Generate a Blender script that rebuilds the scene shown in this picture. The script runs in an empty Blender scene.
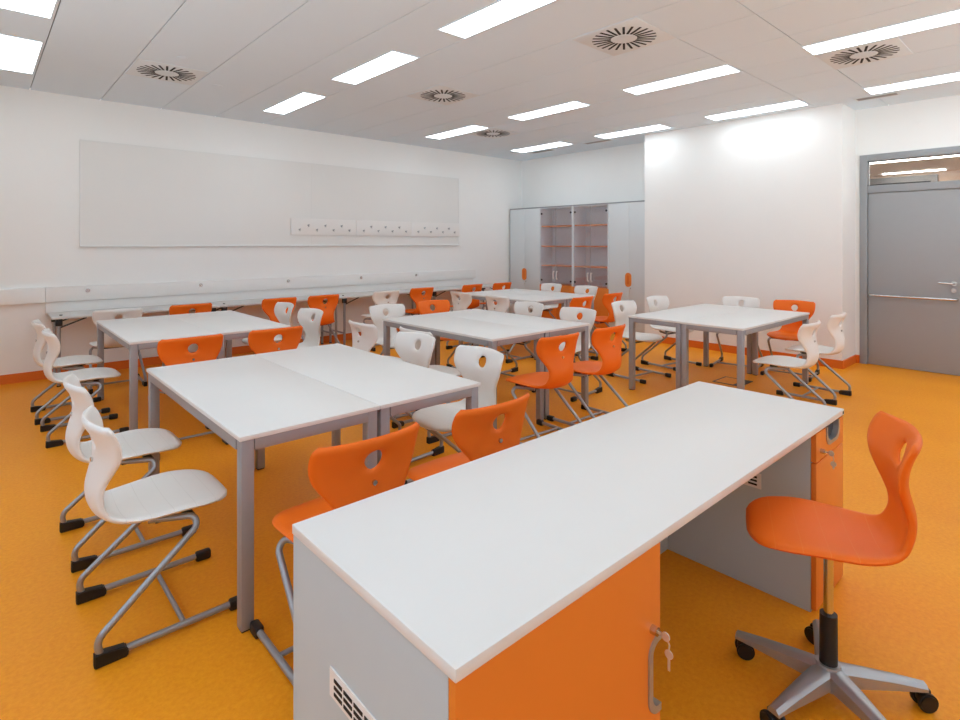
import bpy, bmesh, math, random
from mathutils import Vector, Matrix
C = bpy.context.scene.collection
PI = math.pi
random.seed(4)

# ------------------------------------------------------------------ materials
def new_mat(name):
    m = bpy.data.materials.new(name); m.use_nodes = True
    nt = m.node_tree
    return m, nt, nt.nodes['Principled BSDF']

def lin(r, g, b):
    f = lambda c: (c / 255 / 12.92) if c / 255 <= 0.04045 else ((c / 255 + 0.055) / 1.055) ** 2.4
    return (f(r), f(g), f(b), 1.0)

def mat(name, rgb, rough=0.5, metal=0.0, var=0.03, scale=30.0, bump=0.0, bscale=300.0, spec=0.5):
    """principled with a slight procedural mottling of the base colour"""
    m, nt, b = new_mat(name)
    tc = nt.nodes.new('ShaderNodeTexCoord')
    nz = nt.nodes.new('ShaderNodeTexNoise'); nz.inputs['Scale'].default_value = scale
    nz.inputs['Detail'].default_value = 3
    nt.links.new(tc.outputs['Object'], nz.inputs['Vector'])
    mx = nt.nodes.new('ShaderNodeMix'); mx.data_type = 'RGBA'
    c = lin(*rgb)
    mx.inputs['A'].default_value = tuple(v * (1 - var) for v in c[:3]) + (1,)
    mx.inputs['B'].default_value = tuple(min(1, v * (1 + var)) for v in c[:3]) + (1,)
    nt.links.new(nz.outputs['Fac'], mx.inputs['Factor'])
    nt.links.new(mx.outputs['Result'], b.inputs['Base Color'])
    b.inputs['Roughness'].default_value = rough
    b.inputs['Metallic'].default_value = metal
    b.inputs['Specular IOR Level'].default_value = spec
    if bump:
        n2 = nt.nodes.new('ShaderNodeTexNoise'); n2.inputs['Scale'].default_value = bscale
        nt.links.new(tc.outputs['Object'], n2.inputs['Vector'])
        bp = nt.nodes.new('ShaderNodeBump'); bp.inputs['Strength'].default_value = bump
        bp.inputs['Distance'].default_value = 0.002
        nt.links.new(n2.outputs['Fac'], bp.inputs['Height'])
        nt.links.new(bp.outputs['Normal'], b.inputs['Normal'])
    return m

def shell_mat(name, rgb, line_rgb, rough=0.46):
    """moulded plastic with faint cross lines over seat and back"""
    m, nt, b = new_mat(name)
    N = nt.nodes.new; L = nt.links.new
    tc = N('ShaderNodeTexCoord'); sp = N('ShaderNodeSeparateXYZ'); L(tc.outputs['Object'], sp.inputs[0])
    def lines(sock, period, width):
        a = N('ShaderNodeMath'); a.operation = 'DIVIDE'; a.inputs[1].default_value = period; L(sock, a.inputs[0])
        f = N('ShaderNodeMath'); f.operation = 'FRACT'; L(a.outputs[0], f.inputs[0])
        c = N('ShaderNodeMath'); c.operation = 'LESS_THAN'; c.inputs[1].default_value = width; L(f.outputs[0], c.inputs[0])
        return c.outputs[0]
    s1 = lines(sp.outputs['X'], 0.077, 0.03)
    zl = N('ShaderNodeMath'); zl.operation = 'LESS_THAN'; zl.inputs[1].default_value = 0.47; L(sp.outputs['Z'], zl.inputs[0])
    mx0 = N('ShaderNodeMath'); mx0.operation = 'MULTIPLY'; L(s1, mx0.inputs[0]); L(zl.outputs[0], mx0.inputs[1])
    nz = N('ShaderNodeTexNoise'); nz.inputs['Scale'].default_value = 9; L(tc.outputs['Object'], nz.inputs['Vector'])
    g = N('ShaderNodeMath'); g.operation = 'MULTIPLY'; L(mx0.outputs[0], g.inputs[0]); L(nz.outputs['Fac'], g.inputs[1])
    mx = N('ShaderNodeMix'); mx.data_type = 'RGBA'
    mx.inputs['A'].default_value = lin(*rgb); mx.inputs['B'].default_value = lin(*line_rgb)
    L(g.outputs[0], mx.inputs['Factor']); L(mx.outputs['Result'], b.inputs['Base Color'])
    b.inputs['Roughness'].default_value = rough; b.inputs['Specular IOR Level'].default_value = 0.22
    n2 = N('ShaderNodeTexNoise'); n2.inputs['Scale'].default_value = 400; L(tc.outputs['Object'], n2.inputs['Vector'])
    bp = N('ShaderNodeBump'); bp.inputs['Strength'].default_value = 0.12; bp.inputs['Distance'].default_value = 0.001
    L(n2.outputs['Fac'], bp.inputs['Height']); L(bp.outputs['Normal'], b.inputs['Normal'])
    return m

def floor_mat():
    m, nt, b = new_mat('orange_linoleum')
    N = nt.nodes.new; L = nt.links.new
    tc = N('ShaderNodeTexCoord')
    n1 = N('ShaderNodeTexNoise'); n1.inputs['Scale'].default_value = 55; n1.inputs['Detail'].default_value = 6
    n1.inputs['Roughness'].default_value = 0.7
    n2 = N('ShaderNodeTexNoise'); n2.inputs['Scale'].default_value = 1.6; n2.inputs['Detail'].default_value = 4
    mp = N('ShaderNodeMapping'); mp.inputs['Scale'].default_value = (1.0, 0.45, 1.0); mp.inputs['Rotation'].default_value = (0, 0, 0.5)
    L(tc.outputs['Object'], n1.inputs['Vector']); L(tc.outputs['Object'], mp.inputs['Vector']); L(mp.outputs[0], n2.inputs['Vector'])
    r = N('ShaderNodeValToRGB')
    r.color_ramp.elements[0].position = 0.36; r.color_ramp.elements[0].color = FLOOR_A
    r.color_ramp.elements[1].position = 0.64; r.color_ramp.elements[1].color = FLOOR_B
    a = N('ShaderNodeMix'); a.data_type = 'FLOAT'; a.inputs['Factor'].default_value = 0.3
    L(n1.outputs['Fac'], a.inputs['A']); L(n2.outputs['Fac'], a.inputs['B'])
    L(a.outputs['Result'], r.inputs['Fac']); L(r.outputs['Color'], b.inputs['Base Color'])
    b.inputs['Roughness'].default_value = 0.42
    b.inputs['Specular IOR Level'].default_value = 0.2
    bp = N('ShaderNodeBump'); bp.inputs['Strength'].default_value = 0.05; bp.inputs['Distance'].default_value = 0.002
    L(n1.outputs['Fac'], bp.inputs['Height']); L(bp.outputs['Normal'], b.inputs['Normal'])
    return m

def glass_mat(name, tint, gloss):
    m = bpy.data.materials.new(name); m.use_nodes = True
    nt = m.node_tree; nt.nodes.clear()
    o = nt.nodes.new('ShaderNodeOutputMaterial'); mx = nt.nodes.new('ShaderNodeMixShader')
    t = nt.nodes.new('ShaderNodeBsdfTransparent'); t.inputs[0].default_value = tint
    g = nt.nodes.new('ShaderNodeBsdfGlossy'); g.inputs['Roughness'].default_value = 0.03
    nz = nt.nodes.new('ShaderNodeTexNoise'); nz.inputs['Scale'].default_value = 0.5
    mr = nt.nodes.new('ShaderNodeMapRange'); mr.inputs[3].default_value = gloss * 0.95; mr.inputs[4].default_value = gloss * 1.05
    nt.links.new(nz.outputs['Fac'], mr.inputs[0]); nt.links.new(mr.outputs[0], mx.inputs[0])
    nt.links.new(t.outputs[0], mx.inputs[1]); nt.links.new(g.outputs[0], mx.inputs[2])
    nt.links.new(mx.outputs[0], o.inputs[0])
    return m

def emit_mat(name, col, strength):
    m, nt, b = new_mat(name)
    b.inputs['Base Color'].default_value = (0.9, 0.9, 0.9, 1)
    b.inputs['Emission Color'].default_value = col
    b.inputs['Emission Strength'].default_value = strength
    return m

FLOOR_A = lin(234, 142, 20); FLOOR_B = lin(248, 164, 36)
M = {}
M['wall'] = mat('painted_white_wall', (239, 239, 237), 0.75, var=0.012, scale=3, bump=0.15, bscale=250, spec=0.2)
M['boxwall'] = M['wall']
M['ceil'] = mat('white_ceiling_panel', (222, 234, 242), 0.8, var=0.012, scale=2, spec=0.15)
M['ceil_gap'] = mat('dark_ceiling_void', (38, 36, 35), 0.9)
M['floor'] = floor_mat()
M['skirt'] = mat('orange_skirting', (222, 112, 28), 0.45, var=0.06, scale=60)
M['orange'] = shell_mat('orange_moulded_plastic', (240, 112, 28), (242, 134, 58))
M['white'] = shell_mat('white_moulded_plastic', (232, 230, 226), (216, 213, 208))
M['steel'] = mat('silver_powder_coat', (160, 162, 166), 0.35, metal=0.55, var=0.03)
M['alu'] = mat('grey_table_frame', (160, 159, 162), 0.42, metal=0.25, var=0.03)
M['black'] = mat('black_plastic', (24, 24, 26), 0.45)
M['darkmetal'] = mat('dark_steel', (62, 66, 72), 0.4, metal=0.5)
M['top'] = mat('white_laminate', (226, 224, 221), 0.38, var=0.012, scale=6, spec=0.4)
M['topedge'] = mat('laminate_edge', (205, 202, 200), 0.5)
M['foldtop'] = mat('pale_grey_table_laminate', (208, 206, 203), 0.5, var=0.015, scale=8)
M['greylam'] = mat('light_grey_laminate', (188, 202, 208), 0.5, var=0.015, scale=8)
M['cablam'] = mat('cabinet_grey_laminate', (214, 219, 221), 0.5, var=0.015, scale=8)
M['cabin'] = mat('cabinet_inner_board', (222, 224, 228), 0.6, var=0.03)
M['orangelam'] = mat('orange_laminate', (230, 131, 46), 0.42, var=0.02, scale=10)
M['chrome'] = mat('chrome', (205, 203, 200), 0.18, metal=1.0, var=0.01)
M['satin'] = mat('satin_aluminium', (176, 178, 181), 0.38, metal=0.7, var=0.02)
M['board'] = mat('whiteboard_enamel', (229, 228, 225), 0.35, var=0.008, scale=2, spec=0.35)
M['boardframe'] = mat('whiteboard_frame', (228, 228, 226), 0.4, metal=0.0)
M['trunk'] = mat('white_trunking', (233, 231, 228), 0.45, var=0.01)
M['doorgrey'] = mat('grey_painted_door', (158, 160, 162), 0.42, var=0.02, scale=14)
M['framegrey'] = mat('grey_painted_frame', (150, 153, 156), 0.42, var=0.02, scale=14)
M['tan'] = mat('tan_corridor_paint', (240, 218, 200), 0.8, var=0.02)
M['vent'] = mat('vent_plate', (220, 226, 228), 0.6, var=0.01)
M['slot'] = mat('vent_slot_dark', (9, 8, 8), 0.7)
M['grille'] = mat('grey_air_grille', (150, 146, 142), 0.5)
M['key'] = mat('key_metal', (212, 200, 182), 0.35, metal=0.4)
M['glass'] = glass_mat('clear_glass', (0.97, 0.98, 0.98, 1), 0.05)
M['cabglass'] = glass_mat('cabinet_glass', (0.95, 0.96, 0.98, 1), 0.10)
M['lamp'] = emit_mat('lit_diffuser', (0.87, 0.99, 1.075, 1), 9.3)
M['lamp2'] = emit_mat('lit_corridor_strip', (1.0, 0.95, 0.88, 1), 30.0)

# ------------------------------------------------------------------ geometry helpers
def add_box(bm, lo, hi, bev=0.0):
    t = bmesh.new()
    bmesh.ops.create_cube(t, size=1.0)
    lo = Vector(lo); hi = Vector(hi)
    for v in t.verts:
        v.co = Vector(((lo[i] + hi[i]) / 2 + v.co[i] * (hi[i] - lo[i])) for i in range(3))
    if bev:
        bmesh.ops.bevel(t, geom=list(t.edges), offset=bev, segments=2, affect='EDGES', profile=0.5)
    for f in t.faces: f.smooth = False
    merge(bm, t)

def merge(bm, t, mtx=None):
    if mtx is not None: bmesh.ops.transform(t, matrix=mtx, verts=t.verts)
    me = bpy.data.meshes.new('tmp'); t.to_mesh(me); t.free()
    bm.from_mesh(me); bpy.data.meshes.remove(me)

def box_bm(lo, hi, bev=0.0):
    bm = bmesh.new(); add_box(bm, lo, hi, bev); return bm

def fillet(pts, rad, seg=6):
    pts = [Vector(p) for p in pts]; out = [pts[0]]
    for i in range(1, len(pts) - 1):
        a, b, c = pts[i - 1], pts[i], pts[i + 1]
        u = (a - b).normalized(); w = (c - b).normalized()
        ang = u.angle(w)
        if ang > PI - 0.02: out.append(b); continue
        r = rad[i - 1] if isinstance(rad, (list, tuple)) else rad
        d = min(r / math.tan(ang / 2), 0.48 * (a - b).length, 0.48 * (c - b).length)
        r2 = d * math.tan(ang / 2)
        cen = b + (u + w).normalized() * (r2 / math.sin(ang / 2))
        s = b + u * d - cen; e = b + w * d - cen
        tot = s.angle(e); ax = s.cross(e).normalized()
        for k in range(seg + 1):
            out.append(cen + Matrix.Rotation(tot * k / seg, 3, ax) @ s)
    out.append(pts[-1]); return out

def add_tube(bm, pts, r, n=10, rad=0.03, seg=6):
    P = fillet(pts, rad, seg) if len(pts) > 2 else [Vector(p) for p in pts]
    T = []
    for i in range(len(P)):
        a = P[max(0, i - 1)]; b = P[min(len(P) - 1, i + 1)]
        T.append((b - a).normalized())
    ref = Vector((0, 0, 1)) if abs(T[0].z) < 0.9 else Vector((0, 1, 0))
    nrm = T[0].cross(ref).normalized()
    rings = []
    for i, p in enumerate(P):
        nrm = (nrm - T[i] * nrm.dot(T[i])).normalized()
        bi = T[i].cross(nrm)
        rings.append([bm.verts.new(p + r * (math.cos(2 * PI * k / n) * nrm + math.sin(2 * PI * k / n) * bi)) for k in range(n)])
    for a, b in zip(rings, rings[1:]):
        for k in range(n): bm.faces.new((a[k], a[(k + 1) % n], b[(k + 1) % n], b[k])).smooth = True
    bm.faces.new(rings[0][::-1]); bm.faces.new(rings[-1])

def tube_bm(pts, r, **k):
    bm = bmesh.new(); add_tube(bm, pts, r, **k); return bm

def add_cyl(bm, c, r, depth, axis='Z', n=20, r2=None):
    t = bmesh.new()
    bmesh.ops.create_cone(t, cap_ends=True, segments=n, radius1=r, radius2=r if r2 is None else r2, depth=depth)
    for f in t.faces: f.smooth = len(f.verts) == 4
    R = {'Z': Matrix.Identity(4), 'X': Matrix.Rotation(PI / 2, 4, 'Y'), 'Y': Matrix.Rotation(-PI / 2, 4, 'X')}[axis]
    merge(bm, t, Matrix.Translation(c) @ R)

def cyl_bm(c, r, depth, axis='Z', n=20, r2=None):
    bm = bmesh.new(); add_cyl(bm, c, r, depth, axis, n, r2); return bm

def add_poly(bm, pts, vec):
    """extrude a flat polygon (list of 3D points) along vec"""
    vec = Vector(vec)
    a = [bm.verts.new(Vector(p)) for p in pts]; b = [bm.verts.new(Vector(p) + vec) for p in pts]
    bm.faces.new(a[::-1]); bm.faces.new(b)
    n = len(pts)
    for i in range(n): bm.faces.new((a[i], a[(i + 1) % n], b[(i + 1) % n], b[i]))

def obj(name, bm, material, parent=None, sharp=38, kind=None, label=None):
    bmesh.ops.recalc_face_normals(bm, faces=bm.faces)
    me = bpy.data.meshes.new(name); bm.to_mesh(me); bm.free()
    for m in (material if isinstance(material, (list, tuple)) else [material]): me.materials.append(m)
    me.set_sharp_from_angle(angle=math.radians(sharp))
    o = bpy.data.objects.new(name, me); C.objects.link(o)
    if parent: o.parent = parent
    if kind: o['kind'] = kind
    if label: o['label'] = label
    return o

def tag(o, label, cat, group=None):
    o['label'] = label; o['category'] = cat
    if group: o['group'] = group
    return o

def thing(name, label, cat, loc=(0, 0, 0), rz=0.0, group=None):
    o = bpy.data.objects.new(name, None); C.objects.link(o)
    o.empty_display_size = 0.1
    o.location = loc; o.rotation_euler = (0, 0, rz)
    return tag(o, label, cat, group)

def struct_root(name, loc=(0, 0, 0)):
    o = bpy.data.objects.new(name, None); C.objects.link(o); o.empty_display_size = 0.1
    o.location = loc; o['kind'] = 'structure'; return o

def dup(root, loc, rz, label, group=None):
    r = root.copy(); C.objects.link(r); r.location = loc; r.rotation_euler = (0, 0, rz)
    r['label'] = label
    if group: r['group'] = group
    for ch in list(root.children):
        c = ch.copy(); C.objects.link(c); c.parent = r
        for g in list(ch.children):
            d = g.copy(); C.objects.link(d); d.parent = c
    return r

# ------------------------------------------------------------------ the room
H = 3.18; XR = 8.2; YL = 7.78; XB = 7.66; XW = -1.5; YB = -2.2
obj('floor', box_bm((XW, YB, -0.1), (11.2, YL, 0)), M['floor'], kind='structure')
obj('wall_left', box_bm((XW, YL, 0), (XR + 0.15, YL + 0.15, H)), M['wall'], kind='structure')
obj('wall_back', box_bm((XR, 4.64, 0), (XR + 0.15, YL, H)), M['wall'], kind='structure')
obj('wall_center', box_bm((XB, 1.99, 0), (XR + 0.15, 4.64, H)), M['boxwall'], kind='structure')
DY0, DY1, DZ = 0.83, 1.94, 2.6      # door opening
bm = bmesh.new()
add_box(bm, (XR, DY1, 0), (XR + 0.15, 1.99, H)); add_box(bm, (XR, DY0, DZ), (XR + 0.15, DY1, H)); add_box(bm, (XR, YB, 0), (XR + 0.15, DY0, H))
obj('wall_right', bm, M['wall'], kind='structure')
# window walls behind the camera
WZ0, WZ1 = 0.9, 2.75
nwin = 0
def window_wall(name, axis, at, thick, lo, hi, wins):
    """wall across `axis` at coordinate `at`, growing outwards by thick, with openings along the other axis"""
    global nwin
    def P(a, b, z):       # a: across, b: along
        return (a, b, z) if axis == 'x' else (b, a, z)
    bm = bmesh.new()
    add_box(bm, P(at - thick, lo, 0), P(at, hi, WZ0)); add_box(bm, P(at - thick, lo, WZ1), P(at, hi, H))
    e = [lo] + [v for w in wins for v in w] + [hi]
    for a, b in zip(e[::2], e[1::2]): add_box(bm, P(at - thick, a, WZ0), P(at, b, WZ1))
    obj(name, bm, M['wall'], kind='structure')
    for a, b in wins:
        nwin += 1
        w = struct_root('window_%d' % nwin, P(at - 0.15, a, WZ0)); d = b - a; h = WZ1 - WZ0
        bm = bmesh.new()
        for l_, h_ in (((0, 0, 0), (0.07, d, 0.06)), ((0, 0, h - 0.06), (0.07, d, h)), ((0, 0, 0.06), (0.07, 0.06, h - 0.06)),
                       ((0, d - 0.06, 0.06), (0.07, d, h - 0.06)), ((0, d / 2 - 0.04, 0.06), (0.07, d / 2 + 0.04, h - 0.06))):
            add_box(bm, P(*l_), P(*h_))
        obj('window_frame', bm, M['framegrey'], w)
        bm = bmesh.new()
        add_box(bm, P(0.03, 0.06, 0.06), P(0.036, d / 2 - 0.04, h - 0.06)); add_box(bm, P(0.03, d / 2 + 0.04, 0.06), P(0.036, d - 0.06, h - 0.06))
        obj('window_pane', bm, M['glass'], w)
window_wall('wall_front', 'x', XW, 0.25, YB, YL, [(-1.7, 0.3), (0.6, 2.6), (2.9, 4.9)])
window_wall('wall_rear', 'y', YB, 0.25, XW - 0.25, XR + 0.15, [(2.6, 4.8), (5.2, 7.6)])  # unseen rear openings, added and placed for the light they let in

# ceiling: long panels with open joints below a dark void
xs = [XW, -0.84, -0.205, 0.43, 1.07, 1.70, 2.335, 2.97, 3.61, 4.22, 4.85, 5.5, 6.13, 6.80, 7.46, XR]
ysm = [YB, 1.645, 2.27, YL]
bm = bmesh.new(); g = 0.007
for i in range(len(xs) - 1):
    yy = ysm if xs[i] > 3.2 else [YB, YL]
    for j in range(len(yy) - 1):
        x0, x1, y0, y1 = xs[i] + g / 2, xs[i + 1] - g / 2, yy[j] + g / 2, yy[j + 1] - g / 2
        if j == 0: y0 = yy[0]
        if j == len(yy) - 2: y1 = yy[-1]
        if i == 0: x0 = xs[0]
        if i == len(xs) - 2: x1 = xs[-1]
        add_box(bm, (x0, y0, H), (x1, y1, H + 0.014))
nf = len(bm.faces)
add_box(bm, (XW, YB, H + 0.02), (XR, YL, H + 0.06))
bm.faces.ensure_lookup_table()
for f in bm.faces[nf:]: f.material_index = 1
obj('ceiling', bm, [M['ceil'], M['ceil_gap']], kind='structure')

# skirting
def skirt(name, lo, hi): obj(name, box_bm(lo, hi), M['skirt'], kind='structure')
skirt('baseboard_left', (XW, YL - 0.012, 0), (7.8, YL, 0.1))
bm = bmesh.new(); add_box(bm, (XB - 0.012, 1.978, 0), (XB, 4.64, 0.1)); add_box(bm, (XB, 1.978, 0), (XR, 1.99, 0.1))
obj('baseboard_center', bm, M['skirt'], kind='structure')
bm = bmesh.new(); add_box(bm, (XR - 0.012, DY1, 0), (XR, 1.978, 0.1)); add_box(bm, (XR - 0.012, YB, 0), (XR, DY0, 0.1))
obj('baseboard_right', bm, M['skirt'], kind='structure')

# ------------------------------------------------------------------ door with transom light
d = struct_root('door_1', (XR, 0, 0))
FW = 0.08
bm = bmesh.new()
add_box(bm, (-0.02, DY1 - FW, 0), (0.12, DY1, DZ), 0.003); add_box(bm, (-0.02, DY0, 0), (0.12, DY0 + FW, DZ), 0.003)
add_box(bm, (-0.02, DY0 + FW, DZ - FW), (0.12, DY1 - FW, DZ), 0.003)
add_box(bm, (-0.01, DY0 + FW, 2.125), (0.12, DY1 - FW, 2.215), 0.003)
obj('door_frame', bm, M['framegrey'], d)
lf = obj('door_leaf', box_bm((0.005, 0.965, 0.006), (0.055, DY1 - FW - 0.004, 2.12), 0.003), M['doorgrey'], d)
obj('door_post', box_bm((-0.005, DY0 + FW, 0), (0.06, 0.958, 2.12), 0.003), M['framegrey'], d)
bm = tube_bm([(0.005, 1.83, 0.865), (-0.06, 1.83, 0.865), (-0.06, 1.01, 0.865), (0.005, 1.01, 0.865)], 0.016, rad=0.03, n=12)
obj('push_bar', bm, M['chrome'], lf, label='polished horizontal push bar')
bm = bmesh.new(); add_cyl(bm, (-0.002, 1.035, 1.045), 0.027, 0.014, 'X', 24)
add_tube(bm, [(0, 1.035, 1.045), (-0.055, 1.035, 1.045), (-0.055, 1.165, 1.05)], 0.010, rad=0.02)
obj('lever_handle', bm, M['chrome'], lf)
bm = bmesh.new(); add_cyl(bm, (-0.002, 1.037, 0.965), 0.026, 0.014, 'X', 24); add_cyl(bm, (-0.011, 1.037, 0.965), 0.009, 0.008, 'X', 14)
obj('lock_cylinder', bm, M['chrome'], lf)
obj('transom_pane', box_bm((0.04, DY0 + FW, 2.215), (0.046, DY1 - FW, DZ - FW)), M['glass'], d)
obj('transom_bead', tube_bm([(0.03, DY1 - FW - 0.008, 2.22), (0.03, DY1 - FW - 0.008, DZ - FW - 0.008), (0.03, DY0 + FW, DZ - FW - 0.008)], 0.008, rad=0.005), M['chrome'], d)
# corridor beyond the transom
CX = 10.6
HC = 2.575
obj('floor_corridor_bounce', box_bm((XR + 0.15, -1.0, 0), (CX, 4.2, 0.004)), M['cabin'], kind='structure')  # unseen pale slab added over the orange floor to neutralise its bounce
obj('wall_corridor', box_bm((CX, -1.0, 0), (CX + 0.12, 4.2, HC)), M['tan'], kind='structure')
obj('wall_corridor_side', box_bm((XR + 0.15, 4.2, 0), (CX, 4.32, HC)), M['tan'], kind='structure')
obj('wall_corridor_end', box_bm((XR + 0.15, -1.12, 0), (CX, -1.0, HC)), M['tan'], kind='structure')
obj('ceiling_corridor', box_bm((XR + 0.15, -1.12, HC), (CX + 0.12, 4.32, HC + 0.1)), M['tan'], kind='structure')
d2 = struct_root('door_2', (CX, 0, 0))
bm = bmesh.new()
for lo, hi in (((-0.05, 1.52, 0), (0, 1.60, 2.53)), ((-0.05, 2.9, 0), (0, 2.98, 2.53)), ((-0.05, 1.6, 2.44), (0, 2.9, 2.53)), ((-0.05, 1.6, 2.3), (0, 2.9, 2.36))): add_box(bm, lo, hi)
obj('door_frame', bm, M['framegrey'], d2)
obj('door_leaf', box_bm((-0.03, 1.6, 0.005), (0, 2.9, 2.3)), M['doorgrey'], d2)
obj('transom_pane', box_bm((-0.02, 1.6, 2.36), (-0.01, 2.9, 2.44)), M['darkmetal'], d2)
def strip_lamp(x, y0, y1, lab):
    t = thing('ceiling_lamp', lab, 'lamp', (x, (y0 + y1) / 2, HC)); b = (y1 - y0) / 2
    obj('housing', box_bm((-0.035, -b, -0.012), (0.035, b, 0), 0.002), M['satin'], t)
    obj('diffuser', box_bm((-0.03, -b + .005, -0.022), (0.03, b - .005, -0.012)), M['lamp2'], t)
strip_lamp(8.74, -0.6, 3.6, 'long glowing strip at the top edge of the transom glass above the grey door')
strip_lamp(10.25, 1.38, 2.13, 'short glowing strip deeper in the corridor, seen through the transom above the grey door')

# ------------------------------------------------------------------ ceiling fittings
def lamp(x0, x1, y0, y1, label):
    t = thing('ceiling_light', label, 'light', ((x0 + x1) / 2, (y0 + y1) / 2, H), 0, 'recessed ceiling light panels')
    a = (x1 - x0) / 2; b = (y1 - y0) / 2
    bm = bmesh.new()
    for lo, hi in (((-a, -b, -0.006), (a, -b + 0.012, 0)), ((-a, b - 0.012, -0.006), (a, b, 0)), ((-a, -b + 0.012, -0.006), (-a + 0.012, b - 0.012, 0)), ((a - 0.012, -b + 0.012, -0.006), (a, b - 0.012, 0))):
        add_box(bm, lo, hi)
    obj('frame', bm, M['ceil'], t)
    obj('diffuser', box_bm((-a + 0.012, -b + 0.012, -0.004), (a - 0.012, b - 0.012, 0)), M['lamp'], t)
LX = [(0.11, 0.415), (2.67, 2.96), (5.205, 5.51), (7.11, 7.455)]
LY = [(5.86, 7.03), (4.07, 5.21), (2.28, 3.44), (0.49, 1.66)]
L0 = ['lowest lit panel at the left edge of the photo, above the whiteboard wall', 'small lit panel cut by the top left corner of the photo', None, None]
L1 = ['lit ceiling panel just right of the leftmost round vent, closest to the whiteboard wall', 'second lit panel from the whiteboard wall in the row starting beside the leftmost vent',
      'largest lit panel at the top centre of the photo, third from the whiteboard wall', None]
L2 = ['lit panel closest to the whiteboard wall in the middle row, beside the farthest round vent', 'second lit panel from the whiteboard wall in the middle row of lights',
      'lit panel between the large square vent at top centre and the projecting white wall', 'long lit panel at the top right edge, touching a square round-slot vent']
L3 = ['smallest lit panel, deepest in the far corner above the grey cabinets', 'lit panel over the gap between cabinets and projecting wall, second in the far row',
      'lit panel hugging the top edge of the projecting white wall', 'lit panel above the grey door, beside the slim air grille']
for (x0, x1), row in zip(LX, (L0, L1, L2, L3)):
    for (y0, y1), lab in zip(LY, row):
        if lab: lamp(x0, x1, y0, y1, lab)
        else: lamp(x0, x1, y0, y1, 'lit ceiling panel outside the photo, on the ceiling behind the camera')
for (x0, x1) in LX: lamp(x0, x1, -1.3, -0.13, 'lit ceiling panel outside the photo, on the ceiling behind the camera')

def vent(x, y, label):
    t = thing('ceiling_vent', label, 'vent', (x, y, H), 0, 'square swirl vents in the ceiling')
    bm = box_bm((-0.30, -0.30, -0.005), (0.30, 0.30, 0), 0.002)
    p = obj('vent_plate', bm, M['vent'], t)
    bm = bmesh.new()
    for k in range(24):
        tt = bmesh.new(); bmesh.ops.create_cube(tt, size=1)
        for v in tt.verts: v.co = Vector((0.18 + v.co.x * 0.15, v.co.y * 0.019, -0.0055 + v.co.z * 0.003))
        merge(bm, tt, Matrix.Rotation(2 * PI * k / 24 + 0.05, 4, 'Z'))
    obj('vent_slots', bm, M['slot'], t)
    obj('center_disc', cyl_bm((0, 0, -0.006), 0.095, 0.006, n=32), M['vent'], t)
vent(1.385, 6.11, 'leftmost round-slotted ceiling vent, above the whiteboard')
vent(3.92, 4.94, 'round-slotted ceiling vent right of the second lit panel from the whiteboard wall')
vent(3.92, 2.565, 'square vent plate with round slots at top centre, nearest large vent to the camera')
vent(5.83, 6.12, 'tiny far round-slotted vent near the corner above the cabinets')
vent(5.83, 1.35, 'round-slotted vent at upper right, tucked against a long lit panel')

def grille(x, y, hx, hy, label):
    t = thing('air_grille', label, 'vent', (x, y, H), 0, 'slim ceiling air grilles')
    bm = bmesh.new()
    for lo, hi in (((-hx - .02, -hy - .02, -.005), (hx + .02, -hy, 0)), ((-hx - .02, hy, -.005), (hx + .02, hy + .02, 0)), ((-hx - .02, -hy, -.005), (-hx, hy, 0)), ((hx, -hy, -.005), (hx + .02, hy, 0))): add_box(bm, lo, hi)
    obj('frame', bm, M['vent'], t)
    bm = bmesh.new(); n = 7
    for k in range(n): add_box(bm, (-hx + 2 * hx * k / n, -hy, -.004), (-hx + 2 * hx * (k + .62) / n, hy, 0))
    obj('louvres', bm, M['grille'], t)
grille(7.62, 1.64, 0.06, 0.19, 'slim grey air grille in the ceiling beside the projecting wall corner')
grille(7.62, 6.70, 0.05, 0.24, 'slim air grille on the ceiling above the left cabinets')
grille(7.58, 5.46, 0.05, 0.24, 'slim air grille on the ceiling above the right-hand cabinets')
for x, y, lab in ((1.38, 5.53, 'small flat white disc on the ceiling above the leftmost round vent'), (1.9, 6.25, 'small flat white disc on the ceiling right of the leftmost round vent')):
    bm = bmesh.new(); add_cyl(bm, (0, 0, -0.002), 0.05, 0.004, n=24); add_cyl(bm, (0, 0, -0.005), 0.022, 0.003, n=20)
    o = tag(obj('ceiling_sensor', bm, M['ceil']), lab, 'sensor', 'small ceiling discs'); o.location = (x, y, H)
o = tag(obj('wall_cover_plate', cyl_bm((-0.004, 0, 0), 0.05, 0.008, 'X', 28), M['wall']), 'small round white cover plate on the wall above the grey door', 'cover plate')
o.location = (XR, 1.37, 2.95)

# ------------------------------------------------------------------ whiteboard, coat hooks, trunking
t = thing('whiteboard', 'very wide pale whiteboard mounted on the left wall', 'whiteboard', (0.87, YL, 1.47))
W = 5.65; HB = 1.22
obj('board_panel', box_bm((0.012, -0.022, 0.012), (2.80, 0, HB - 0.012)), M['board'], t)
obj('board_panel', box_bm((2.801, -0.022, 0.012), (W - 0.012, 0, HB - 0.012)), M['board'], t)
bm = bmesh.new()
add_box(bm, (0, -0.026, 0), (W, 0, 0.012)); add_box(bm, (0, -0.026, HB - 0.012), (W, 0, HB)); add_box(bm, (0, -0.026, 0.012), (0.012, 0, HB - 0.012)); add_box(bm, (W - 0.012, -0.026, 0.012), (W, 0, HB - 0.012))
obj('frame', bm, M['boardframe'], t)
obj('pen_ledge', box_bm((0, -0.045, -0.008), (W, -0.0262, 0.006), 0.002), M['boardframe'], t)
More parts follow.
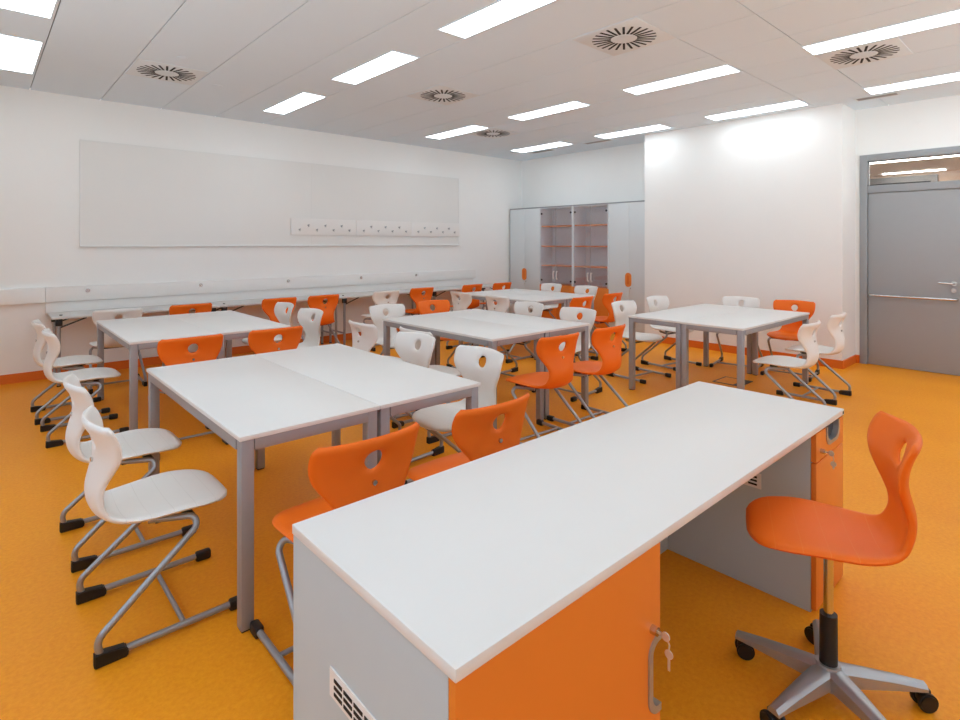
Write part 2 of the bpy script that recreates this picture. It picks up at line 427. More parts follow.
def hook_bm():
    bm = bmesh.new(); add_cyl(bm, (0, -0.003, 0), 0.013, 0.006, 'Y', 14)
    add_tube(bm, [(0, -0.004, 0.004), (0, -0.03, -0.004), (0, -0.036, 0.016)], 0.005, n=8, rad=0.008)
    add_tube(bm, [(0, -0.006, -0.004), (0, -0.02, -0.022), (0, -0.03, -0.014)], 0.004, n=8, rad=0.006)
    return bm
hk = None
for k, (x0, lab) in enumerate(((3.35, 'leftmost white coat-hook board on the whiteboard, with seven small hooks'), (4.407, 'middle of the three white coat-hook boards on the whiteboard'), (5.464, 'rightmost white coat-hook board on the whiteboard, nearest the cabinets'))):
    r = thing('coat_hook_rail', lab, 'coat rack', (x0, YL - 0.026, 1.625), 0, 'coat-hook boards on the whiteboard')
    obj('backboard', box_bm((0, -0.02, 0), (1.054, 0, 0.24), 0.003), M['trunk'], r)
    for j in range(7):
        if hk is None: h = hk = obj('hook', hook_bm(), M['satin'], r)
        else: h = hk.copy(); C.objects.link(h); h.parent = r
        h.location = (0.125 + j * 0.134, -0.02, 0.078 if j % 2 == 0 else 0.143)

t = thing('wall_trunking', 'long white cable trunking running along the left wall behind the folding tables', 'trunking', (0, YL, 0.85))
bm = bmesh.new(); add_box(bm, (0.56, -0.06, 0), (6.9, 0, 0.165), 0.004)
obj('trunking_cover', bm, M['trunk'], t)
obj('trunking_cover', box_bm((XW + 0.02, -0.06, 0), (0.557, 0, 0.165), 0.004), M['wall'], t)
obj('lower_cover', box_bm((0.56, -0.035, -0.135), (6.86, 0, -0.002), 0.003), M['trunk'], t)
for x in (0.94, 2.14, 3.3, 4.48, 5.54):
    bm = bmesh.new(); add_cyl(bm, (x, -0.063, 0.112), 0.022, 0.008, 'Y', 20); add_cyl(bm, (x, -0.07, 0.112), 0.010, 0.012, 'Y', 14)
    obj('earth_stud', bm, M['chrome'], t)

# ------------------------------------------------------------------ tables
def make_table(lx, ly, label, group):
    """white-topped table lx by ly on four square legs, origin at floor centre"""
    t = thing('table', label, 'table', (0, 0, 0), 0, group)
    a, b, h = lx / 2, ly / 2, 0.76; L = 0.05
    obj('tabletop', box_bm((-a, -b, h - 0.019), (a, b, h), 0.0025), M['top'], t)
    for sx in (-1, 1):
        for sy in (-1, 1):
            x0, y0 = (a - L - .008 if sx > 0 else -a + .008), (b - L - .008 if sy > 0 else -b + .008)
            l = obj('leg', box_bm((x0, y0, 0.006), (x0 + L, y0 + L, h - 0.0195), 0.004), M['alu'], t)
            obj('foot_pad', box_bm((x0 + .004, y0 + .004, 0), (x0 + L - .004, y0 + L - .004, 0.006)), M['black'], l)
    z0, z1 = h - 0.064, h - 0.0195
    A, B = a - L - 0.009, b - L - 0.009
    for lo, hi in (((-A, -b + .004, z0), (A, -b + .029, z1)), ((-A, b - .029, z0), (A, b - .004, z1)), ((-a + .004, -B, z0), (-a + .029, B, z1)), ((a - .029, -B, z0), (a - .004, B, z1))):
        obj('apron', box_bm(lo, hi, 0.002), M['alu'], t)
    return t
TP = make_table(0.621, 1.575, 'left half of the nearest white table pair, beside the white chairs nearest the camera', 'white tables pushed together in pairs')
TP.location = (1.053, 2.968, 0)
G = 'white tables pushed together in pairs'
dup(TP, (1.6755, 2.968, 0), 0, 'right half of the nearest pair of white tables, beside the two white chairs facing left', G)
dup(TP, (1.155, 5.62, 0), 0, 'left half of the white table pair standing before the left end of the wall tables', G)
dup(TP, (1.7775, 5.62, 0), 0, 'right half of the white table pair standing before the left end of the wall tables', G)
dup(TP, (3.262, 3.895, 0), 0, 'left half of the white table pair in the middle of the room', G)
dup(TP, (3.8845, 3.895, 0), 0, 'right half of the middle white table pair, with two orange chairs at its near edge', G)
dup(TP, (5.625, 5.56, 0), 0, 'left half of the farthest white table pair, in front of the glass cabinets', G)
dup(TP, (6.2475, 5.56, 0), 0, 'right half of the farthest white table pair, nearest the cabinets', G)
T4 = make_table(1.68, 0.584, 'far half of the right-hand white table pair, away from the camera', G)
T4.location = (5.79, 2.90, 0); T4.rotation_euler = (0, 0, math.radians(-0.3))
dup(T4, (5.765, 2.313, 0), math.radians(-0.3), 'near half of the right-hand white table pair, over the floor socket', G)

# folding tables along the left wall
def fold_table(x0, x1, label):
    lx = x1 - x0
    t = thing('folding_table', label, 'table', ((x0 + x1) / 2, 7.485, 0), 0, 'narrow folding tables along the wall')
    a, b = lx / 2 - 0.002, 0.275; h = 0.735
    obj('tabletop', box_bm((-a, -b, h - 0.025), (a, b, h), 0.003), M['foldtop'], t)
    for s in (-1, 1):
        xx = s * (a - 0.065)
        for yy in (-b + 0.06, b - 0.06):
            l = obj('leg', tube_bm([(xx, yy, 0.012), (xx, yy, h - 0.026)], 0.017, n=12), M['steel'], t)
            obj('leg_cap', cyl_bm((xx, yy, 0.006), 0.02, 0.012, n=14), M['black'], l)
            br = obj('hinge_bracket', box_bm((xx - 0.03, yy - 0.024, h - 0.10), (xx + 0.03, yy + 0.024, h - 0.0255), 0.006), M['black'], t)
            obj('brace', tube_bm([(xx - s * 0.005, yy, h - 0.12), (xx - s * 0.24, yy, h - 0.03)], 0.008, n=8), M['darkmetal'], t)
        obj('leg_stretcher', tube_bm([(xx, -b + 0.06, 0.2), (xx, b - 0.06, 0.2)], 0.012), M['steel'], t)
        obj('corner_cap', cyl_bm((s * (a - 0.09), -0.13, h + 0.004), 0.014, 0.008, n=16), M['black'], t)
    return t
for (x0, x1, lab) in ((0.57, 2.22, 'grey folding table at the left end of the row along the wall'), (2.22, 3.88, 'second folding table from the left in the wall row, behind two full-back orange chairs'),
                      (3.88, 5.52, 'third folding table from the left in the wall row, below the coat hooks'), (5.52, 7.15, 'last folding table of the wall row, nearest the cabinets')):
    fold_table(x0, x1, lab)

# ------------------------------------------------------------------ chairs
def catmull(keys, n):
    """arc-length-uniform resample of a list of tuples (first two comps are x,z)"""
    out = []
    K = [keys[0]] + keys + [keys[-1]]
    for i in range(1, len(K) - 2):
        for q in range(12):
            u = q / 12
            p = []
            for c in range(len(keys[0])):
                a, b, d, e = K[i - 1][c], K[i][c], K[i + 1][c], K[i + 2][c]
                p.append(0.5 * (2 * b + (d - a) * u + (2 * a - 5 * b + 4 * d - e) * u * u + (3 * b - a - 3 * d + e) * u ** 3))
            out.append(p)
    out.append(list(keys[-1]))
    s = [0]
    for a, b in zip(out, out[1:]): s.append(s[-1] + math.hypot(b[0] - a[0], b[1] - a[1]))
    tot = s[-1]; fine = []
    def at(v):
        v = min(max(v, 0), tot)
        lo = 0
        for i in range(len(s) - 1):
            if s[i + 1] >= v: lo = i; break
        f = (v - s[lo]) / max(1e-9, s[lo + 1] - s[lo])
        return [out[lo][c] + f * (out[lo + 1][c] - out[lo][c]) for c in range(len(out[0]))]
    return at, tot

# x, z, half width, forward curl of the edge, upward curl of the edge
KEYS = [(.250, .424, .045, 0, .000), (.249, .429, .080, 0, -.001), (.243, .436, .118, 0, -.003), (.229, .443, .152, 0, -.004), (.203, .449, .182, 0, -.004), (.165, .453, .201, 0, -.002), (.12, .454, .211, 0, .001), (.08, .453, .214, 0, .005),
        (.03, .449, .213, 0, .010), (-.03, .443, .208, 0, .014), (-.09, .437, .197, 0, .018), (-.14, .435, .181, .004, .022), (-.185, .441, .161, .012, .022),
        (-.220, .464, .143, .020, .014), (-.240, .50, .130, .024, .006), (-.248, .54, .123, .024, 0), (-.246, .575, .124, .024, 0), (-.237, .61, .138, .026, 0),
        (-.226, .65, .166, .030, 0), (-.221, .69, .193, .037, 0), (-.225, .73, .208, .044, 0), (-.235, .765, .213, .048, 0), (-.247, .795, .213, .049, 0),
        (-.256, .815, .211, .048, -.001), (-.259, .825, .206, .047, -.002), (-.261, .832, .194, .045, -.003)]
KEYS = [(x * .91 if x > 0 else x, z if z < .45 else .45 + (z - .45) * .982, w, cx * 1.1, cz) for x, z, w, cx, cz in KEYS]
def shell_bm(t=0.023):
    at, tot = catmull(KEYS, 0)
    NR, NC = 78, 24
    ds = tot / NR
    ic = round((tot - 0.085) / ds); jc = NC // 2
    R = 0.041
    grid = {}
    for i in range(NR + 1):
        for j in range(NC + 1):
            s, u = i * ds, (j - jc) / jc
            di, dj = i - ic, j - jc
            k = max(abs(di), abs(dj))
            if 3 <= k <= 5:
                bi, bj = di / k * 6, dj / k * 6
                sb, ub = (ic + bi) * ds, bj / jc
                w = at(ic * ds)[2]
                ph = math.atan2(di, dj)
                sc, uc = ic * ds + R * 1.02 * math.sin(ph), R * math.cos(ph) / w
                be = (k - 3) / 3
                s = sc + (sb - sc) * be; u = uc + (ub - uc) * be
            grid[i, j] = (s, u)
    def ev(s, u):
        x, z, w, cx, cz = at(s)
        return Vector((x + cx * u * u, w * u, z + cz * u * u))
    bm = bmesh.new(); F, Bk = {}, {}
    hole = lambda i, j: max(abs(i - ic), abs(j - jc)) < 3
    for (i, j), (s, u) in grid.items():
        if hole(i, j): continue
        e = 0.004
        a = ev(min(s + e, tot), u) - ev(max(s - e, 0), u); b = ev(s, min(1, u + 0.03)) - ev(s, max(-1, u - 0.03))
        n = b.cross(a).normalized()      # towards the sitter
        p = ev(s, u)
        d1 = min(i, NR - i, j, NC - j); k = max(abs(i - ic), abs(j - jc))
        if k >= 3: d1 = min(d1, k - 3)
        f = (0.62, 0.95, 1.0)[min(2, d1)]
        if n.z < 0 and i < NR * 0.4: n = -n
        F[i, j] = bm.verts.new(p + n * t / 2 * f); Bk[i, j] = bm.verts.new(p - n * t / 2 * f)
    edge = {}
    for i in range(NR):
        for j in range(NC):
            q = [(i, j), (i, j + 1), (i + 1, j + 1), (i + 1, j)]
            if any(v not in F for v in q): continue
            if max(abs(i + .5 - ic), abs(j + .5 - jc)) < 3: continue
            bm.faces.new([F[v] for v in q]); bm.faces.new([Bk[v] for v in q[::-1]])
            for a, b in zip(q, q[1:] + q[:1]):
                if (b, a) in edge: del edge[b, a]
                else: edge[a, b] = 1
    mid = {}
    cent = {}
    for (a, b) in edge:
        for v in (a, b):
            if v not in mid:
                p = (F[v].co + Bk[v].co) / 2
                i, j = v
                # outward bulge
                ii = i + (1 if i == 0 else -1 if i == NR else 0); jj = j + (1 if j == 0 else -1 if j == NC else 0)
                if max(abs(i - ic), abs(j - jc)) == 3:
                    ii = i + (i > ic) - (i < ic); jj = j + (j > jc) - (j < jc)
                q = (F[ii, jj].co + Bk[ii, jj].co) / 2 if (ii, jj) in F else p
                o = (p - q); o = o.normalized() if o.length > 1e-6 else o
                mid[v] = bm.verts.new(p + o * t * 0.28)
    for (a, b) in edge:
        bm.faces.new((F[b], F[a], mid[a], mid[b])); bm.faces.new((mid[b], mid[a], Bk[a], Bk[b]))
    for f in bm.faces: f.smooth = True
    return bm

def make_chair(key, label):
    t = thing('school_chair', label, 'chair', (0, 0, 0), 0, 'stackable classroom chairs')
    sh = obj('seat_shell', shell_bm(), M[key], t, sharp=75)
    obj('rivet', cyl_bm((-.2365, 0, .664), 0.009, 0.012, 'X', 12), M['chrome'], t)
    for s in (-1, 1):
        yb, yt = s * 0.235, s * 0.209
        pts = [(.235, yb, .024), (-.240, yb, .024), (-.254, yb, .092), (.122, yt, .412), (-.07, s * .125, .418)]
        obj('sled_leg', tube_bm(pts, .0125, rad=[.02, .05, .032], n=12, seg=8), M['steel'], t)
        # heel wedge at the rear bend and cap at the front end
        bm = bmesh.new()
        add_poly(bm, [(-.262, yb - .017, 0), (-.160, yb - .017, 0), (-.156, yb - .017, .022), (-.165, yb - .017, .040), (-.225, yb - .017, .046), (-.262, yb - .017, .050)], (0, .034, 0))
        bmesh.ops.bevel(bm, geom=list(bm.edges), offset=.004, segments=2, affect='EDGES')
        obj('heel_glide', bm, M['black'], t)
        obj('toe_glide', box_bm((.195, yb - .018, 0), (.262, yb + .018, .043), .010), M['black'], t)
    obj('cross_bar', tube_bm([(.03, -.225, .026), (.03, .225, .026)], .0095), M['steel'], t)
    bm = bmesh.new()
    add_box(bm, (-.05, -.145, .404), (-.015, .145, .413)); add_box(bm, (.05, -.185, .403), (.085, .185, .412))
    add_box(bm, (-.05, -.05, .412), (.105, .05, .428))
    obj('seat_bracket', bm, M['darkmetal'], t)
    return t

chairs = [
 # nearest table
 ('w', .567, 2.60, 0, 'white chair nearest the camera on the left side of the nearest table'),
 ('w', .58, 3.36, 0, 'white chair second from the camera on the left side of the nearest table'),
 ('o', 1.03, 1.92, 90, 'orange chair at the left end of the desk, between desk and nearest table'),
 ('o', 1.645, 1.92, 90, 'orange chair second from the left behind the desk, right of the leftmost one'),
 ('w', 2.165, 2.61, 181, 'white chair at the right corner of the nearest table, facing left, its seat showing'),
 ('w', 2.20, 3.34, 185, 'white chair facing left beyond the right edge of the nearest table, farther of the two'),
 # rear left table
 ('w', .635, 5.38, 0, 'white chair at the left edge of the rear left table, nearer of the pair'),
 ('w', .615, 6.095, 0, 'farthest white chair at the left side of the room, nearest the wall skirting'),
 ('o', 1.155, 4.58, 90, 'orange chair directly beyond the left part of the nearest table, hole in its back'),
 ('o', 1.775, 4.57, 90, 'orange chair beyond the nearest table, right of its twin and before the rear left table'),
 ('w', 2.36, 6.09, 181, 'smaller white chair at the right edge of the rear left table, overlapping an orange back'),
 ('w', 2.32, 5.32, 186, 'white chair with narrow waist right of the rear left table, before a full orange back'),
 # middle table
 ('w', 2.65, 4.20, 0, 'white chair left of the middle table, its back tilting just past the nearest table corner'),
 ('w', 2.76, 3.57, 0, 'white chair at the middle table mostly hidden behind another white back'),
 ('o', 3.20, 2.84, 87, 'orange chair left of the two at the near edge of the middle table'),
 ('o', 3.83, 2.84, 90, 'orange chair right of the two at the near edge of the middle table'),
 ('w', 4.41, 3.55, 184, 'white chair at the right end of the middle table behind the right orange chair'),
 ('w', 4.45, 4.29, 181, 'white chair at the right side of the middle table farther from camera, brownish hole'),
 ('w', 3.305, 4.96, -93, 'white chair facing the camera behind the left corner of the middle table'),
 ('o', 3.96, 4.98, -94, 'orange chair facing the camera across the far edge of the middle table'),
 # right table
 ('w', 5.53, 3.43, -94, 'white chair left of the right-hand table, nearest to its left corner leg'),
 ('w', 6.35, 3.48, -96, 'white chair against the projecting wall by the cabinets, far side of the right-hand table'),
 ('w', 6.87, 2.90, 190, 'white chair behind the right-hand table, only its back top showing'),
 ('o', 6.90, 2.31, 187, 'only orange chair at the right-hand table, facing left against the white wall'),
 ('w', 5.30, 1.82, 90, 'white chair at the near edge of the right-hand table, closer to the desk'),
 ('w', 6.135, 1.84, 90, 'white chair closest to the grey door, at the right-hand table'),
 # far table
 ('w', 5.19, 5.90, 0, 'white chair at the left edge of the farthest table, left of two'),
 ('w', 5.17, 5.15, 0, 'white chair at the left edge of the farthest table, right of two'),
 ('o', 5.665, 4.51, 90, 'orange chair at the near edge of the farthest table, partly behind a white back'),
 ('o', 6.42, 4.57, 90, 'orange chair showing its seat in front of the right glass cabinet'),
 ('w', 6.95, 5.37, 180, 'white chair in front of the orange doors of the right glass cabinet'),
 ('w', 6.92, 6.06, 180, 'white chair in front of the orange doors of the left glass cabinet'),
 # wall tables
 ('w', 1.085, 6.93, 88, 'white chair at the left end of the wall tables, beyond the rear left table'),
 ('o', 1.77, 6.93, 90, 'orange chair at the wall tables, just its back top above the rear left table'),
 ('o', 2.78, 6.95, 90, 'orange chair at the wall tables, behind the smaller white chair'),
 ('o', 3.37, 6.95, 90, 'orange chair at the wall tables showing its whole back down to the seat'),
 ('w', 4.33, 6.95, 90, 'white chair at the wall tables, right of the bare wall stretch'),
 ('o', 5.04, 7.06, 90, 'orange chair at the wall tables beneath the coat hooks, seat showing left'),
 ('o', 6.05, 7.04, 90, 'orange chair at the wall tables, second from the cabinets'),
 ('o', 6.72, 7.02, 90, 'orange chair at the wall tables closest to the cabinets'),
]
proto = {}
for k, x, y, a, lab in chairs:
    key = 'white' if k == 'w' else 'orange'
    grp = key + ' classroom chairs'
    if key not in proto:
        c = proto[key] = make_chair(key, lab); c.location = (x, y, 0); c.rotation_euler = (0, 0, math.radians(a)); c['group'] = grp
    else: dup(proto[key], (x, y, 0), math.radians(a), lab, grp)

# swivel chair at the desk
t = thing('swivel_chair', 'orange swivel chair on a five-star castor base at the open side of the desk', 'chair', (2.08, .58, 0), math.radians(114))
sh = obj('seat_shell', shell_bm(), M['orange'], t, sharp=75); sh.location = (0.02, 0, .110); sh.scale = (.96, .92, .98)
bm = bmesh.new(); add_box(bm, (-.09, -.07, .500), (.09, .07, .536), .01); add_cyl(bm, (0, 0, .51), .035, .04)
obj('seat_mechanism', bm, M['black'], t)
obj('lever', tube_bm([(-.03, -.06, .515), (-.05, -.20, .511)], .006), M['steel'], t)
obj('tilt_knob', cyl_bm((-.07, -.10, .52), .018, .035, 'Y', 14), M['black'], t)
obj('gas_piston', cyl_bm((0, 0, .39), .0145, .24), M['chrome'], t)
obj('gas_sleeve', cyl_bm((0, 0, .19), .027, .18, r2=.026), M['black'], t)
hub = obj('base_hub', cyl_bm((0, 0, .085), .048, .07, r2=.036, n=24), M['satin'], t)
def arm_bm(a):
    bm = bmesh.new(); sec = []
    for r, hw, z0, z1 in ((.02, .034, .060, .115), (.10, .030, .062, .108), (.20, .024, .064, .096), (.290, .019, .064, .082)):
        sec.append([bm.verts.new(p) for p in ((r, -hw, z0), (r, -hw * .95, z1 - .010), (r, -hw * .45, z1), (r, hw * .45, z1), (r, hw * .95, z1 - .010), (r, hw, z0))])
    for A, B in zip(sec, sec[1:]):
        for k in range(6): bm.faces.new((A[k], A[(k + 1) % 6], B[(k + 1) % 6], B[k]))
    bm.faces.new(sec[0]); bm.faces.new(sec[-1])
    bmesh.ops.transform(bm, matrix=Matrix.Rotation(a, 4, 'Z'), verts=bm.verts)
    return bm
for k in range(5):
    a = math.radians(-20 + 72 * k)
    obj('base_arm', arm_bm(a), M['satin'], t)
    R = Matrix.Translation((.275 * math.cos(a), .275 * math.sin(a), 0)) @ Matrix.Rotation(a + 0.5 + 0.9 * k, 4, 'Z')
    bm = bmesh.new(); add_cyl(bm, (0, 0, .062), .012, .03, n=12); add_box(bm, (-.030, -.008, .030), (.012, .008, .062), .004)
    bmesh.ops.transform(bm, matrix=R, verts=bm.verts)
    cst = obj('castor', bm, M['black'], t)
    for s in (-1, 1):
        bm = cyl_bm((-.012, s * .018, .03), .03, .018, 'Y', 22)
        bmesh.ops.bevel(bm, geom=[e for e in bm.edges if len(e.link_faces) == 2 and any(len(f.verts) > 4 for f in e.link_faces)], offset=.005, segments=2, affect='EDGES')
        bmesh.ops.transform(bm, matrix=R, verts=bm.verts)
        obj('wheel', bm, M['black'], cst)

# ------------------------------------------------------------------ desk
t = thing('desk', 'long white-topped desk with grey sides and orange drawer and door, in the foreground', 'desk', (0.615, 0.74, 0))
DX, DYY = 2.26, 0.675
obj('desktop', box_bm((0, 0, .735), (DX, DYY, .76), .002), M['top'], t)
obj('edge_sticker', box_bm((DX - .022, -.0012, .740), (DX - .008, .001, .752)), M['black'], t, label='tiny dark sticker on the front edge corner')
# left pedestal carcass: side panels, back, bottom, open towards the door
def carcass(x0, x1):
    bm = bmesh.new(); y0, y1 = .0245, .672
    add_box(bm, (x0, y0, 0), (x0 + .019, y1, .7345)); add_box(bm, (x1 - .019, y0, 0), (x1, y1, .7345))
    add_box(bm, (x0 + .019, y0, .02), (x1 - .019, y1 - .019, .04)); add_box(bm, (x0 + .019, y1 - .019, 0), (x1 - .019, y1, .7345))
    add_box(bm, (x0 + .019, y0 + .01, .715), (x1 - .019, y1 - .019, .7345))
    return bm
obj('left_pedestal', carcass(.003, .685), M['greylam'], t)
obj('right_pedestal', carcass(1.895, DX - .003), M['greylam'], t)
obj('modesty_panel', box_bm((.686, .652, .002), (1.894, .671, .7345)), M['greylam'], t)
# notch outline helper: door front in the x/z plane with a U-shaped notch
def arc(cx, cz, r, a0, a1, n=10): return [(cx + r * math.cos(a0 + (a1 - a0) * k / n), cz + r * math.sin(a0 + (a1 - a0) * k / n)) for k in range(n + 1)]
nx = .687   # right edge of the left door
out = [(.003, .012), (nx, .012), (nx, .312)] + arc(nx - .010, .352, .040, -PI / 2, -PI) + arc(nx - .010, .455, .040, PI, PI / 2) + [(nx, .495), (nx, .732), (.003, .732)]
bm = bmesh.new(); add_poly(bm, [(x, .004, z) for x, z in out], (0, .019, 0))
dr = obj('cupboard_door', bm, M['orangelam'], t)
rim_o = [(nx, .304)] + arc(nx - .010, .352, .048, -PI / 2, -PI) + arc(nx - .010, .455, .048, PI, PI / 2) + [(nx, .503)]
rim_i = [(nx, .322)] + arc(nx - .010, .352, .030, -PI / 2, -PI) + arc(nx - .010, .455, .030, PI, PI / 2) + [(nx, .485)]
def rim_bm(o, i, y0, dy):
    bm = bmesh.new(); n = len(o)
    V = [[bm.verts.new((p[0], y, p[1])) for p in q] for q in (o, i) for y in (y0, y0 + dy)]
    of, ob, jf, jb = V
    for k in range(n - 1):
        bm.faces.new((of[k], of[k + 1], jf[k + 1], jf[k])); bm.faces.new((ob[k], jb[k], jb[k + 1], ob[k + 1]))
        bm.faces.new((of[k], ob[k], ob[k + 1], of[k + 1])); bm.faces.new((jf[k], jf[k + 1], jb[k + 1], jb[k]))
    for k in (0, n - 1): bm.faces.new((of[k], jf[k], jb[k], ob[k]))
    return bm
obj('handle_rim', rim_bm(rim_o, rim_i, .000, .03), M['satin'], dr, label='grey half-oval grip rim')
obj('lock', cyl_bm((nx - .040, -.004, .527), .011, .018, 'Y', 16), M['chrome'], dr)
# drawer and lower door of the right pedestal
x0, x1 = 1.897, DX - .003
mx = (x0 + x1) / 2 + .03
U_o = lambda r, dp: [(mx - r, .727)] + arc(mx - r + .045, .727 - dp + .045, .045, PI, 1.5 * PI)[1:] + arc(mx + r - .045, .727 - dp + .045, .045, 1.5 * PI, 2 * PI) + [(mx + r, .727)]
outl = [(x0, .612), (x1, .612), (x1, .727)] + U_o(.082, .072)[::-1] + [(x0, .727)]
bm = bmesh.new(); add_poly(bm, [(x, .004, z) for x, z in outl], (0, .019, 0))
dw = obj('drawer', bm, M['orangelam'], t)
obj('handle_rim', rim_bm(U_o(.088, .079), U_o(.074, .064), .000, .03), M['satin'], dw, label='grey U-shaped grip rim')
obj('grip_recess', box_bm((mx - .074, .022, .66), (mx + .074, .025, .727)), M['darkmetal'], dw)
obj('lock', cyl_bm((x0 + .055, -.004, .648), .010, .018, 'Y', 16), M['chrome'], dw)
ld = obj('cupboard_door', box_bm((x0, .004, .012), (x1, .023, .606), .001), M['orangelam'], t)
def ped_grille(x, yc, z, s):
    bm = bmesh.new()
    fr = obj('side_grille', box_bm((x - .003 if s < 0 else x, yc - .175, z - .033), (x if s < 0 else x + .003, yc + .175, z + .033)), M['trunk'], t)
    for r in range(3):
        for c in range(7):
            y0 = yc - .158 + c * .0455
            add_box(bm, (x + s * .0015 - .003, y0, z - .022 + r * .016), (x + s * .0015 + .003, y0 + .037, z - .022 + r * .016 + .008))
    obj('grille_slots', bm, M['slot'], fr)
ped_grille(.003, .289, .471, -1)
ped_grille(1.895, .39, .47, -1)

def key_bm(L):
    bm = bmesh.new()
    add_cyl(bm, (0, -.012, 0), .011, .003, 'X', 16); add_box(bm, (-.0015, -.004, -.003), (.0015, .012, .003))
    add_tube(bm, [(0, -.017, -.006), (.004, -.02, -.020), (.002, -.018, -.034)], .002, n=6, rad=.004)
    add_cyl(bm, (.003, -.019, -.042), .011, .0025, 'X', 16); add_box(bm, (.002, -.022, -.042 - L), (.004, -.016, -.05))
    return bm
def key(loc, L, label):
    o = tag(obj('key', key_bm(L), M['key']), label, 'key'); o.location = loc; o['group'] = 'keys left in furniture locks'
key((.615 + nx - .040, .74 - .022, .527), .04, 'small key with a tag hanging from the lock of the foreground orange door')
key((.615 + x0 + .055, .74 - .022, .648), .02, 'key hanging from the lock of the small orange desk drawer')

# floor socket
t = thing('floor_socket', 'square floor socket box with dark metal frame under the right-hand table', 'floor socket', (6.08, 2.61, 0))
bm = bmesh.new()
for lo, hi in (((-.16, -.15, 0), (.16, -.138, .004)), ((-.16, .138, 0), (.16, .15, .004)), ((-.16, -.138, 0), (-.148, .138, .004)), ((.148, -.138, 0), (.16, .138, .004))): add_box(bm, lo, hi)
obj('frame', bm, M['darkmetal'], t)
obj('lid', box_bm((-.146, -.060, 0), (.146, .136, .003)), M['floor'], t)
obj('cable_flap', box_bm((-.146, -.136, 0), (.146, -.066, .0035)), M['darkmetal'], t)

# ------------------------------------------------------------------ cabinets in the far corner
CXF = 7.83; CH = 2.165
YS = [7.735, 6.955, 6.175, 5.42, 4.655]
def carc(w):
    """cabinet in local space: origin floor, front at x=0, back at +x, width along -y"""
    bm = bmesh.new(); D = .36; h = CH
    add_box(bm, (.02, -.019, .06), (D, 0, h)); add_box(bm, (.02, -w, .06), (D, -w + .019, h))
    add_box(bm, (.02, -w + .019, h - .019), (D, -.019, h)); add_box(bm, (.02, -w + .019, .06), (D, -.019, .08)); add_box(bm, (D - .012, -w + .019, .08), (D, -.019, h - .019))
    return bm
def stadium(y, z, hw, hh, n=10):
    return [(y + hw * math.cos(a), z + hh - hw + hw * math.sin(a)) for a in [PI * k / n for k in range(n + 1)]] + \
           [(y + hw * math.cos(a), z - hh + hw + hw * math.sin(a)) for a in [PI + PI * k / n for k in range(n + 1)]]
def solid_cab(ya, yb, label):
    w = ya - yb - .003
    t = thing('tall_cabinet', label, 'cabinet', (CXF, ya, 0), 0, 'tall grey cabinets')
    obj('carcass', carc(w), M['cablam'], t)
    obj('plinth', box_bm((.05, -w + .01, 0), (.34, -.01, .06)), M['cablam'], t)
    obj('top_panel', box_bm((.0, -w, CH + .0005), (.36, 0, CH + .02)), M['framegrey'], t)
    for k, (a, b) in enumerate(((-.001, -w / 2 + .0015), (-w / 2 - .0015, -w + .001))):
        dd = obj('door', box_bm((0, b, .065), (.019, a, CH - .003), .001), M['cablam'], t)
        # half-oval orange grip on the meeting edge
        c = -w / 2; s = 1 if k == 0 else -1
        pts = [(p, q) for p, q in stadium(0, .91, .056, .115) ]
        pts = [(c + s * .0015 + s * max(0, s * p), q) for p, q in pts if s * p >= -1e-6]
        bm = bmesh.new(); add_poly(bm, [(-.008, p, q) for p, q in pts], (.008, 0, 0))
        obj('grip_plate', bm, M['orangelam'], dd, label='orange half-oval grip plate')
    bm = bmesh.new()
    st = stadium(-w / 2, .91, .022, .075)
    add_poly(bm, [(-.010, p, q) for p, q in st], (.0015, 0, 0))
    obj('grip_slot', bm, M['skirt'], t)
    obj('lock', cyl_bm((-.006, -w / 2 - .04, .775), .011, .014, 'X', 14), M['chrome'], t)
    return (CXF - .014, ya - w / 2 - .04, .775)
k1 = solid_cab(YS[0], YS[1], 'tall grey two-door cabinet in the far left corner by the whiteboard wall')
k2 = solid_cab(YS[3], YS[4], 'tall grey two-door cabinet against the projecting white wall, right of the glass units')
for p, lab in ((k1, 'tiny key in the lock of the left tall grey cabinet'), (k2, 'tiny key in the lock of the right tall grey cabinet')):
    o = tag(obj('key', key_bm(.04), M['key']), lab, 'key', 'keys left in furniture locks'); o.location = p; o.rotation_euler = (0, 0, -PI / 2)
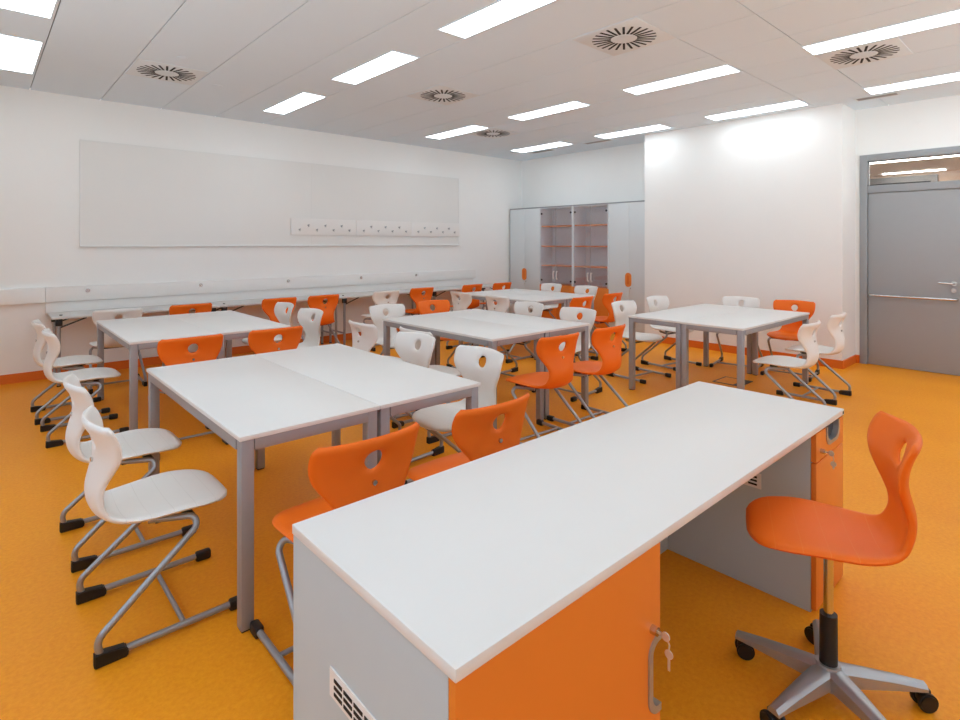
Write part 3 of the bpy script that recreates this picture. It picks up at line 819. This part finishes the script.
def glass_cab(ya, yb, label):
    w = ya - yb - .003
    t = thing('display_cabinet', label, 'cabinet', (CXF, ya, 0), 0, 'glass-fronted cabinets')
    obj('carcass', carc(w), M['cabin'], t)
    obj('plinth', box_bm((.05, -w + .01, 0), (.34, -.01, .06)), M['cablam'], t)
    obj('top_panel', box_bm((.0, -w, CH + .0005), (.36, 0, CH + .02)), M['framegrey'], t)
    for s in (0, 1):
        y0 = -.010 if s == 0 else -w + .010
        obj('front_stile', box_bm((0, y0 - .009, .74), (.02, y0 + .009, CH)), M['cablam'], t)
    for z in (.73, 1.09, 1.45, 1.82):
        obj('shelf', box_bm((.03, -w + .021, z - .012), (.345, -.021, z + .012)), M['orangelam'], t)
    for k, (a, b) in enumerate(((-.020, -w / 2 + .002), (-w / 2 - .002, -w + .020))):
        gd = obj('glass_door', box_bm((.004, b, .75), (.009, a, CH - .022)), M['cabglass'], t)
        hy = b + .035 if k == 0 else a - .035
        obj('door_handle', tube_bm([(.004, hy, .85), (-.028, hy, .85), (-.028, hy, .985), (.004, hy, .985)], .011, rad=.012), M['trunk'], gd)
        ey = a - .025 if k == 0 else b + .025
        for z in (.82, CH - .11):
            obj('hinge', cyl_bm((.006, ey, z), .018, .012, 'X', 14), M['darkmetal'], gd)
        dl = obj('lower_door', box_bm((0, b if k == 0 else -w + .001, .065), (.019, -.001 if k == 0 else a, .735), .001), M['orangelam'], t)
        obj('door_edge_strip', box_bm((.0035, hy - (.035 if k == 0 else -.033), .75), (.0095, hy - (.0325 if k == 0 else -.035), CH - .022)), M['satin'], gd)
glass_cab(YS[1], YS[2], 'glass-fronted cabinet with orange shelves, left of the two, beside the corner cabinet')
glass_cab(YS[2], YS[3], 'glass-fronted cabinet with orange shelves, right of the two')

# ------------------------------------------------------------------ daylight, camera, colour
w = bpy.data.worlds.new('World'); bpy.context.scene.world = w; w.use_nodes = True
nt = w.node_tree; bg = nt.nodes['Background']
# overcast sky above, bright lower half added to light the ceiling through the windows
geo = nt.nodes.new('ShaderNodeTexCoord'); sz = nt.nodes.new('ShaderNodeSeparateXYZ')
nt.links.new(geo.outputs['Generated'], sz.inputs[0])
rp = nt.nodes.new('ShaderNodeValToRGB')
rp.color_ramp.elements[0].position = 0.46; rp.color_ramp.elements[0].color = (0.79, 0.95, 1.04, 1)
rp.color_ramp.elements[1].position = 0.54; rp.color_ramp.elements[1].color = (0.26, 0.32, 0.40, 1)
ma = nt.nodes.new('ShaderNodeMath'); ma.operation = 'MULTIPLY_ADD'; ma.inputs[1].default_value = 0.5; ma.inputs[2].default_value = 0.5
nt.links.new(sz.outputs['Z'], ma.inputs[0]); nt.links.new(ma.outputs[0], rp.inputs['Fac'])
nt.links.new(rp.outputs['Color'], bg.inputs['Color']); bg.inputs['Strength'].default_value = 9.0

th = math.atan2(610, 554)
cam = bpy.data.cameras.new('camera'); co = bpy.data.objects.new('camera', cam); C.objects.link(co)
cam.sensor_width = 36; cam.lens = 554 / 960 * 36; cam.shift_y = -116.5 / 960
cam.clip_start = 0.02
co.location = (0, 0, 1.5); co.rotation_euler = (PI / 2, 0, th - PI / 2)
sc = bpy.context.scene; sc.camera = co
sc.view_settings.view_transform = 'Standard'; sc.view_settings.look = 'None'
sc.view_settings.gamma = 1; sc.view_settings.use_curve_mapping = False
sc.view_settings.exposure = -0.65
sc.cycles.use_denoising = True
sc.cycles.max_bounces = 12; sc.cycles.diffuse_bounces = 8
sc.cycles.sample_clamp_indirect = 8
